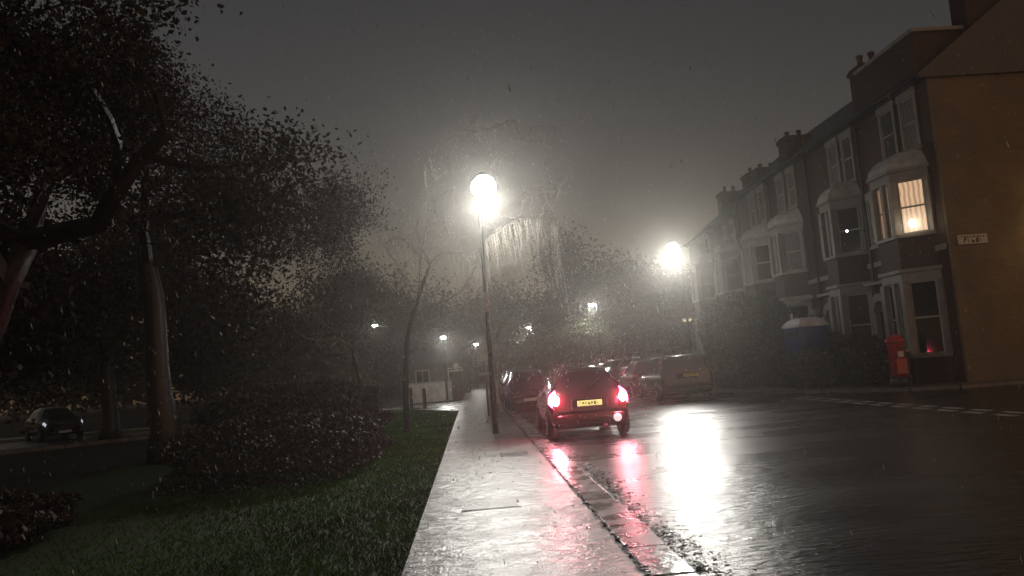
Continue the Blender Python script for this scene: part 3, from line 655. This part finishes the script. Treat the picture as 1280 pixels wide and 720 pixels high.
shrub('bush', 'shiny wet-leaved bush in front of the portable toilet', 'bush', 12.0, 27.9, .8, .7, 1.35, 6000, .055, M['hedgeleaf'], 13, boxy=.2)
shrub('hedge', 'low dark hedge left of the pillar box', 'hedge', 13.2, 27.2, .6, 1.5, 1.75, 8000, .05, M['darkleaf'], 14)
shrub('bush', 'loose dark bush at the foot of the dark house wall', 'bush', 13.9, 31.0, .7, 1.4, 2.0, 6000, .06, M['darkleaf'], 15, boxy=.3)
shrub('hedge', 'low dark hedge bordering the grass verge', 'hedge', -3.4, 15.2, 1.55, 3.2, 1.05, 20000, .035, M['darkleaf'], 16, z0=-.05)
shrub('bush', 'wide dark bush at the far end of the grass', 'bush', -5.2, 24, 2.2, 4, 1.6, 14000, .06, M['darkleaf'], 17, z0=-.05, boxy=.4)
shrub('bush', 'dark bush in the unlit foreground of the park', 'bush', -6.2, 9.2, 1.4, 1.6, .6, 9000, .04, M['darkleaf'], 18, z0=-.05, boxy=.4)

# ---------------------------------------------------------------- trees
def grow(mb, tips, p, d, L, r, lvl, maxl, rr, droop, nseg=5, spread=.7, kids=(3, 4), thin=.62, lenf=.68, minr=.004):
    pts = [p.copy()]; rad = [r]; q = p.copy(); dd = d.normalized(); seg = L/nseg
    for i in range(nseg):
        w = .16+.05*lvl
        dd = (dd+Vector((rr.gauss(0, w), rr.gauss(0, w), rr.gauss(0, w)-droop*lvl*.12))).normalized()
        q = q+dd*seg; pts.append(q.copy()); rad.append(max(minr, r*(1-(.5 if lvl < maxl else .85)*(i+1)/nseg)))
    mb.tube(pts, rad, 8 if lvl == 0 else 5 if r > .03 else 3)
    if lvl >= maxl-1: tips.extend(pts[1:])
    if lvl < maxl:
        n = rr.randint(*kids)
        for j in range(n):
            t = rr.uniform(.35, 1) if j else 1; i = min(int(t*nseg), nseg-1); f = t*nseg-i; pp = pts[i]*(1-f)+pts[i+1]*f
            ax = Vector((rr.gauss(0, 1), rr.gauss(0, 1), rr.gauss(0, .5))); ax -= dd*ax.dot(dd)*.7
            nd = (dd*(1-spread*.5)+ax.normalized()*spread).normalized()
            grow(mb, tips, pp, nd, L*lenf*rr.uniform(.75, 1.15), max(minr, r*thin*rr.uniform(.8, 1.05)*(1-.4*t)), lvl+1, maxl, rr, droop, nseg, spread, kids, thin, lenf, minr)
def tree(name, label, loc, seed, H0=3, R0=.2, lean=(0, 0), levels=4, droop=0., leafm=None, nleaf=0, leaf=.07, bark='bark', kids=(3, 4), L0=None, spread=.75, group=None, puff=.5, minr=.004, twigm='twig', lenf=.68):
    t = thing(name, label, 'tree', loc, 0, group); rr = random.Random(seed)
    k = MB(); pts = []; rad = []; nn = 7
    for i in range(nn+1):
        f = i/nn; pts.append(Vector((lean[0]*f*f+rr.gauss(0, .03), lean[1]*f*f+rr.gauss(0, .03), H0*f))); rad.append(R0*(1.35-.35*min(1, f*4))*(1-.35*f))
    pts[0].z = -.15; k.tube(pts, rad, 12); k.build('trunk', M[bark], t, True)
    c = MB(); tips = []; top = pts[-1]; n0 = rr.randint(4, 5); L = L0 or H0*.7
    for j in range(n0):
        a = 2*pi*j/n0+rr.uniform(-.4, .4); up = rr.uniform(.5, 1.2)
        hh = top if j % 2 == 0 else pts[-2]
        grow(c, tips, hh, Vector((cos(a), sin(a), up)), L*rr.uniform(.8, 1.1), R0*.5, 1, levels, rr, droop, 5, spread, kids, .62, lenf, minr)
    br = c.build('crown', M[twigm] if not nleaf else M['bark'], t)
    if nleaf:
        r = np.random.default_rng(seed); T = np.array([tuple(x) for x in tips]); idx = r.integers(0, len(T), nleaf)
        P = T[idx]+r.normal(size=(nleaf, 3))*puff; leaves_mesh('foliage', P, leaf, M[leafm or 'darkleaf'], br, seed)
    return t
# left: big dark park trees
tree('park_tree', 'huge dark leafy tree leaning over the left foreground', (-8.2, 13, -.1), 21, 4.2, .38, (1.2, 0), 4, 0, 'darkleaf', 60000, .04, L0=3.2, puff=.24, kids=(3, 4), group='dark park trees')
tree('park_tree', 'dark park tree with a forked trunk left of the grass', (-7.4, 19.5, -.1), 22, 5.6, .32, (-.3, .3), 4, .0, 'darkleaf', 42000, .04, L0=3.7, puff=.24, group='dark park trees')
tree('park_tree', 'dense black tree filling the far left edge', (-15, 17, -.1), 23, 3.6, .4, (.4, 0), 4, 0, 'darkleaf', 42000, .09, L0=3.8, puff=.7, group='dark park trees')
tree('park_tree', 'broad dark tree beyond the solitary car in the park', (-20, 52, -.1), 24, 4.5, .45, (0, 0), 4, 0, 'darkleaf', 30000, .13, L0=5, puff=.9, group='dark park trees')
tree('park_tree', 'hazy round tree beyond the park lamps', (-9.5, 66, -.1), 25, 4, .35, (0, 0), 4, 0, 'darkleaf', 26000, .13, L0=4.5, puff=.9, group='dark park trees')
tree('park_tree', 'dark tree above the solitary car', (-14.5, 33, -.1), 26, 3.8, .35, (0, 0), 4, 0, 'darkleaf', 34000, .1, L0=4.2, puff=.8, group='dark park trees')
# trees by the near lamp; the first is added to trace its lens flare
def flare_tree():
    bx, by = -1.95, 23.0
    t = thing('flare_tree', 'bare weeping tree added to trace the lens flare, pale-coloured twigs hanging beside the near lantern', 'tree', (bx, by, -.1)); rr = random.Random(31)
    def smooth(P, n=7):
        P = [Vector(p) for p in P]; out = []
        for i in range(len(P)-1):
            a, b, c, d = P[max(i-1, 0)], P[i], P[i+1], P[min(i+2, len(P)-1)]
            for k in range(n):
                u = k/n; out.append(.5*((2*b)+(c-a)*u+(2*a-5*b+4*c-d)*u*u+(3*b-a-3*c+d)*u**3))
        return out+[P[-1]]
    org = Vector((bx, by, -.1))
    def W(P): return [p-org for p in P]
    tr = smooth([(bx, by, -.2), (bx+.05, by-.05, 1.2), (bx+.2, by-.2, 2.6), (bx+.6, by-.55, 3.7), (bx+1.0, by-1.1, 4.5)])
    MB().tube(W(tr), [.1*(1-.6*i/len(tr)) for i in range(len(tr))], 10).build('trunk', M['bark'], t, True)
    c = MB(); tip = (bx+1.0, by-1.1, 4.5)
    boughs = [  # boughs added to follow the outline of the lens flare round the lamp
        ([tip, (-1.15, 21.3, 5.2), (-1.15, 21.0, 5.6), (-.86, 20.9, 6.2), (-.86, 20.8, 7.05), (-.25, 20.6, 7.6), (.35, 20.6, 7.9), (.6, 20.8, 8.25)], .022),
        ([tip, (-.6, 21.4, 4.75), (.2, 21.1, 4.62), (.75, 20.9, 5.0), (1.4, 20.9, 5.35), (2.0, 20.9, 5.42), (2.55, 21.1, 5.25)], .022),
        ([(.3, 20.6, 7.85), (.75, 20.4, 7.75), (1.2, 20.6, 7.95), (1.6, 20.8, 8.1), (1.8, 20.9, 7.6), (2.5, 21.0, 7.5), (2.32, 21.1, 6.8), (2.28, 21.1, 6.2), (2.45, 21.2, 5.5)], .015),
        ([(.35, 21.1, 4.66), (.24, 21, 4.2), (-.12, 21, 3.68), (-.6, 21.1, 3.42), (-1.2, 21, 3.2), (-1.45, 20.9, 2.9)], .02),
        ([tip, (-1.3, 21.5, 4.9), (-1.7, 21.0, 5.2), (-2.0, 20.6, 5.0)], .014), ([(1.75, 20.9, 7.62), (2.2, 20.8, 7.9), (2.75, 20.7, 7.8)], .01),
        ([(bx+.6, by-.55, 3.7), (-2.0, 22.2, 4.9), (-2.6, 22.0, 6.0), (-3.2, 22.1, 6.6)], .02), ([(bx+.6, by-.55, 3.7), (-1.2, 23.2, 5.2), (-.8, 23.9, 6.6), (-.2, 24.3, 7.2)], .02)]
    def wob(P, a):
        return [p+Vector((rr.gauss(0, a), rr.gauss(0, a), rr.gauss(0, a))) for p in P]
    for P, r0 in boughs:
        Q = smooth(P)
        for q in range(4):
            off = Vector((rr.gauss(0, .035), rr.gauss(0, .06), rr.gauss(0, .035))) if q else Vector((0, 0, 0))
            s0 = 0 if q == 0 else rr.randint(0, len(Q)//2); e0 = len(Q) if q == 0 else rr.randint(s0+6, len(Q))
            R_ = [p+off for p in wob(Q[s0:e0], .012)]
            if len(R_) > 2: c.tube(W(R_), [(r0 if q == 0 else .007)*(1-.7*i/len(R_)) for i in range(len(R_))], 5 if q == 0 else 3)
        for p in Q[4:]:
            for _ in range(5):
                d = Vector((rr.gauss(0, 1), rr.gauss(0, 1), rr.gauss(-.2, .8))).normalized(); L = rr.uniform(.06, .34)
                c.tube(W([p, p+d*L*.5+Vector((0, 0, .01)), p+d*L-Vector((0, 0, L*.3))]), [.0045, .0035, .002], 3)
    hang = MB()
    def strand(x, y, z, L, r=.0065):
        c = hang
        P = [Vector((x, y, z))]; n = int(L/.11)+2; dx = rr.uniform(-.008, .02)
        for i in range(n): P.append(P[-1]+Vector((dx+rr.gauss(0, .008), rr.gauss(0, .01), -L/n)))
        c.tube(W(P), [r*(1-.6*i/len(P)) for i in range(len(P))], 4)
        for p in P[1:]:
            for _ in range(rr.randint(2, 4)):
                L2 = rr.uniform(.03, .12); a = rr.uniform(0, 6.28); c.tube(W([p, p+Vector((cos(a)*L2*.6, sin(a)*L2*.6, -L2*.7))]), [.004, .002], 3)
    def fine(p, d, L, r, lv):
        P = [p]; n = 5
        for i in range(n): d = (d+Vector((rr.gauss(0, .22), rr.gauss(0, .22), rr.gauss(0, .22)-.05*lv))).normalized(); P.append(P[-1]+d*L/n)
        c.tube(W(P), [r*(1-.7*i/n) for i in range(n+1)], 3)
        if lv < 3:
            for q in range(4): fine(P[rr.randint(1, n)], (d+Vector((rr.gauss(0, .8), rr.gauss(0, .8), rr.gauss(0, .8)))).normalized(), L*rr.uniform(.4, .7), r*.6, lv+1)
    for bi in (0, 1, 2, 4, 5, 6, 7):  # fine twigs grown inward to fill the flare's halo
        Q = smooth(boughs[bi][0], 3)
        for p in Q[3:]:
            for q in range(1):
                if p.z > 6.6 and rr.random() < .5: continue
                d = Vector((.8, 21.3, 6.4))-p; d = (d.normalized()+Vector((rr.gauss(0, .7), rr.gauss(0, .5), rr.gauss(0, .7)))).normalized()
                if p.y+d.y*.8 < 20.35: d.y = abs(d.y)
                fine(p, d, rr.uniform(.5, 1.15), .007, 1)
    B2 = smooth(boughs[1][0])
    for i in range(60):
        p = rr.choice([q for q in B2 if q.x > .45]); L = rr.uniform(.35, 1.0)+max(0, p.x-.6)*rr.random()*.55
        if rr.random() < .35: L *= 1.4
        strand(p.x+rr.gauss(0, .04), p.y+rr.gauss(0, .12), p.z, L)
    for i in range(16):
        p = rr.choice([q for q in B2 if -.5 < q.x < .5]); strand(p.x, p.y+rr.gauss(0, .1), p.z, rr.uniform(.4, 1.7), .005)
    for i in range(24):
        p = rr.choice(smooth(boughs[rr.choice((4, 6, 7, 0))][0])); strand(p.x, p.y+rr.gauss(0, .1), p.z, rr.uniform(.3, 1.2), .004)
    br = c.build('crown', M['ringtwig'], t); hang.build('hanging_twigs', M['littwig'], br)
flare_tree()
tree('street_tree', 'slim pale-barked young tree beside the nose-on car', (.86, 29.4, -.05), 32, 3.0, .1, (.1, 0), 4, .25, None, 0, bark='birch', L0=1.3, kids=(3, 4), spread=.6, minr=.004)
tree('bare_tree', 'thin bare tree in the haze behind the grass', (-4.2, 31, -.1), 33, 3.4, .12, (-.3, 0), 5, .3, None, 0, bark='bark', L0=2.1, minr=.005)
# down the street
tree('street_tree', 'leafy tree lit pale by the far lamp', (8.2, 62.5, -.1), 41, 2.3, .18, (0, 0), 4, 0, 'hedgeleaf', 16000, .09, L0=1.6, puff=.5, group='hazy trees down the street')
tree('street_tree', 'small leafy tree below the farthest lamp', (6.6, 82.5, -.1), 42, 2.2, .18, (0, 0), 4, 0, 'hedgeleaf', 9000, .1, L0=1.5, puff=.6, group='hazy trees down the street')
tree('street_tree', 'tall grey tree in the haze between the two brightest lamps', (12.5, 72, -.1), 43, 5, .4, (0, 0), 4, 0, 'darkleaf', 30000, .15, L0=4.6, puff=1., group='hazy trees down the street')
tree('street_tree', 'dark tree in the haze left of the street', (-6.5, 84, -.1), 44, 4.5, .3, (0, 0), 4, 0, 'darkleaf', 24000, .15, L0=3.8, puff=1., group='hazy trees down the street')
tree('street_tree', 'dark tree closing the far end of the street', (4, 112, -.1), 45, 5, .4, (0, 0), 4, 0, 'darkleaf', 26000, .2, L0=5, puff=1.3, group='hazy trees down the street')
tree('street_tree', 'dark tree rising behind the hedge and the last houses', (14.5, 66, -.1), 46, 4.4, .35, (0, 0), 4, 0, 'darkleaf', 26000, .14, L0=3.6, puff=.9, group='hazy trees down the street')
# far wood as one mass
r = np.random.default_rng(77); P = []
for i in range(90):
    a = r.uniform(-1.15, 1.05); d = r.uniform(118, 150); cx, cy = sin(a)*d, cos(a)*d; hh = r.uniform(9, 14)
    q = r.normal(size=(800, 3)); q /= np.linalg.norm(q, axis=1)[:, None]; q *= (r.random(800)**.4)[:, None]
    P.append(q*np.array([6, 4, hh/2])+np.array([cx, cy, hh/2-.1]))
wd = leaves_mesh('far_wood', np.concatenate(P), .45, M['darkleaf'], seed=78); tag(wd, 'dark distant belt of trees behind the street', 'wood', kind='stuff')

# ---------------------------------------------------------------- rain
r = np.random.default_rng(99); n = 5200
x = np.where(r.random(n) < .55, r.normal(size=n)*2.6-.9, r.uniform(-9, 9, n)); y = 3+20*r.random(n)**.8; z = r.uniform(.1, 8, n)
Lr = .012+.02*r.random(n); w = .0022+.004*r.random(n)**3; dirv = np.array([.22, .05, -1.]); dirv /= np.linalg.norm(dirv)
m_ = 90   # splashes leaping off the wet car roofs
ii = np.arange(n-m_, n); q = r.random(m_) < .6
x[ii] = np.where(q, r.normal(size=m_)*.75+2.5, r.uniform(3.2, 7.0, m_)); y[ii] = np.where(q, r.uniform(17.3, 19, m_), r.uniform(24, 28, m_)); z[ii] = np.where(q, 1.2+np.abs(r.normal(size=m_))*.35, 1.3+np.abs(r.normal(size=m_))*.5)
Lr[ii] = .04+.05*r.random(m_); w[ii] = .005+.003*r.random(m_); dirv = np.repeat(dirv[None], n, 0); dirv[ii] = np.array([.55, .1, .83])
s1 = np.array([1, 0, .2]); s2 = np.array([0, 1, 0]); cen = np.c_[x, y, z]
v = np.empty((n, 6, 3)); v[:, 0] = cen-dirv*Lr[:, None]; v[:, 1] = cen+s1*w[:, None]; v[:, 2] = cen+s2*w[:, None]; v[:, 3] = cen-s1*w[:, None]; v[:, 4] = cen-s2*w[:, None]; v[:, 5] = cen+dirv*Lr[:, None]
f = np.array([[0, 1, 2], [0, 2, 3], [0, 3, 4], [0, 4, 1], [5, 2, 1], [5, 3, 2], [5, 4, 3], [5, 1, 4]])
F = (f[None]+6*np.arange(n)[:, None, None]).reshape(-1)
me = bpy.data.meshes.new('rain'); me.vertices.add(6*n); me.vertices.foreach_set('co', v.ravel()); me.loops.add(len(F)); me.loops.foreach_set('vertex_index', F.astype(np.int32))
me.polygons.add(8*n); me.polygons.foreach_set('loop_start', np.arange(0, 24*n, 3, dtype=np.int32)); me.polygons.foreach_set('loop_total', np.full(8*n, 3, dtype=np.int32)); me.update(calc_edges=True)
tag(link('rain', me, M['rain']), 'falling raindrops catching the lamplight', 'rain', kind='stuff')

# ---------------------------------------------------------------- haze
hz = MB().box(-215, 215, -65, 245, -1.15, 20).build('haze', None); hz['kind'] = 'stuff'; hz['label'] = 'thin drizzle haze glowing round the lamps'
m = bpy.data.materials.new('haze'); m.use_nodes = True; nt = m.node_tree; nt.nodes.clear()
out = nt.nodes.new('ShaderNodeOutputMaterial'); pv = nt.nodes.new('ShaderNodeVolumePrincipled')
pv.inputs['Color'].default_value = (.95, .93, .88, 1); pv.inputs['Density'].default_value = .003; pv.inputs['Anisotropy'].default_value = .88
nt.links.new(pv.outputs[0], out.inputs['Volume']); hz.data.materials.append(m)

# ---------------------------------------------------------------- sky, moon-dim sun, camera
w = bpy.data.worlds.new('World'); SC.world = w; w.use_nodes = True; nt = w.node_tree; bg = nt.nodes['Background']
sky = nt.nodes.new('ShaderNodeTexSky'); sky.sky_type = 'NISHITA'; sky.sun_disc = False; sky.sun_elevation = radians(25); sky.sun_rotation = radians(150)
tint = nt.nodes.new('ShaderNodeVectorMath'); tint.operation = 'MULTIPLY'; tint.inputs[1].default_value = (1.8, 1.1, .7)
nt.links.new(sky.outputs[0], tint.inputs[0]); nt.links.new(tint.outputs[0], bg.inputs['Color']); bg.inputs['Strength'].default_value = .0165
sd = bpy.data.lights.new('sun', 'SUN'); sd.energy = .003; sd.angle = radians(10); sd.color = (1, .93, .85)
so = bpy.data.objects.new('sun', sd); C.objects.link(so); so.rotation_euler = (radians(65), 0, radians(30))
cam = bpy.data.cameras.new('camera'); co = bpy.data.objects.new('camera', cam); C.objects.link(co); SC.camera = co
cam.sensor_width = 36; cam.lens = 36*1000/1280; cam.clip_end = 1000; cam.clip_start = .05
R, Pp, PSI = radians(4.46), radians(5.8), radians(3.3)
co.matrix_world = Matrix.Translation((0, 0, 1.5)) @ Matrix.Rotation(-PSI, 4, 'Z') @ Matrix.Rotation(pi/2+Pp, 4, 'X') @ Matrix.Rotation(-R, 4, 'Z')
SC.view_settings.view_transform = 'Standard'; SC.view_settings.look = 'None'; SC.view_settings.exposure = 0; SC.view_settings.gamma = 1
cy = SC.cycles; SC.render.engine = 'CYCLES'; cy.use_denoising = True; cy.max_bounces = 6; cy.diffuse_bounces = 2; cy.glossy_bounces = 3; cy.volume_bounces = 1; cy.transparent_max_bounces = 8
cy.sample_clamp_indirect = 4; cy.use_light_tree = True
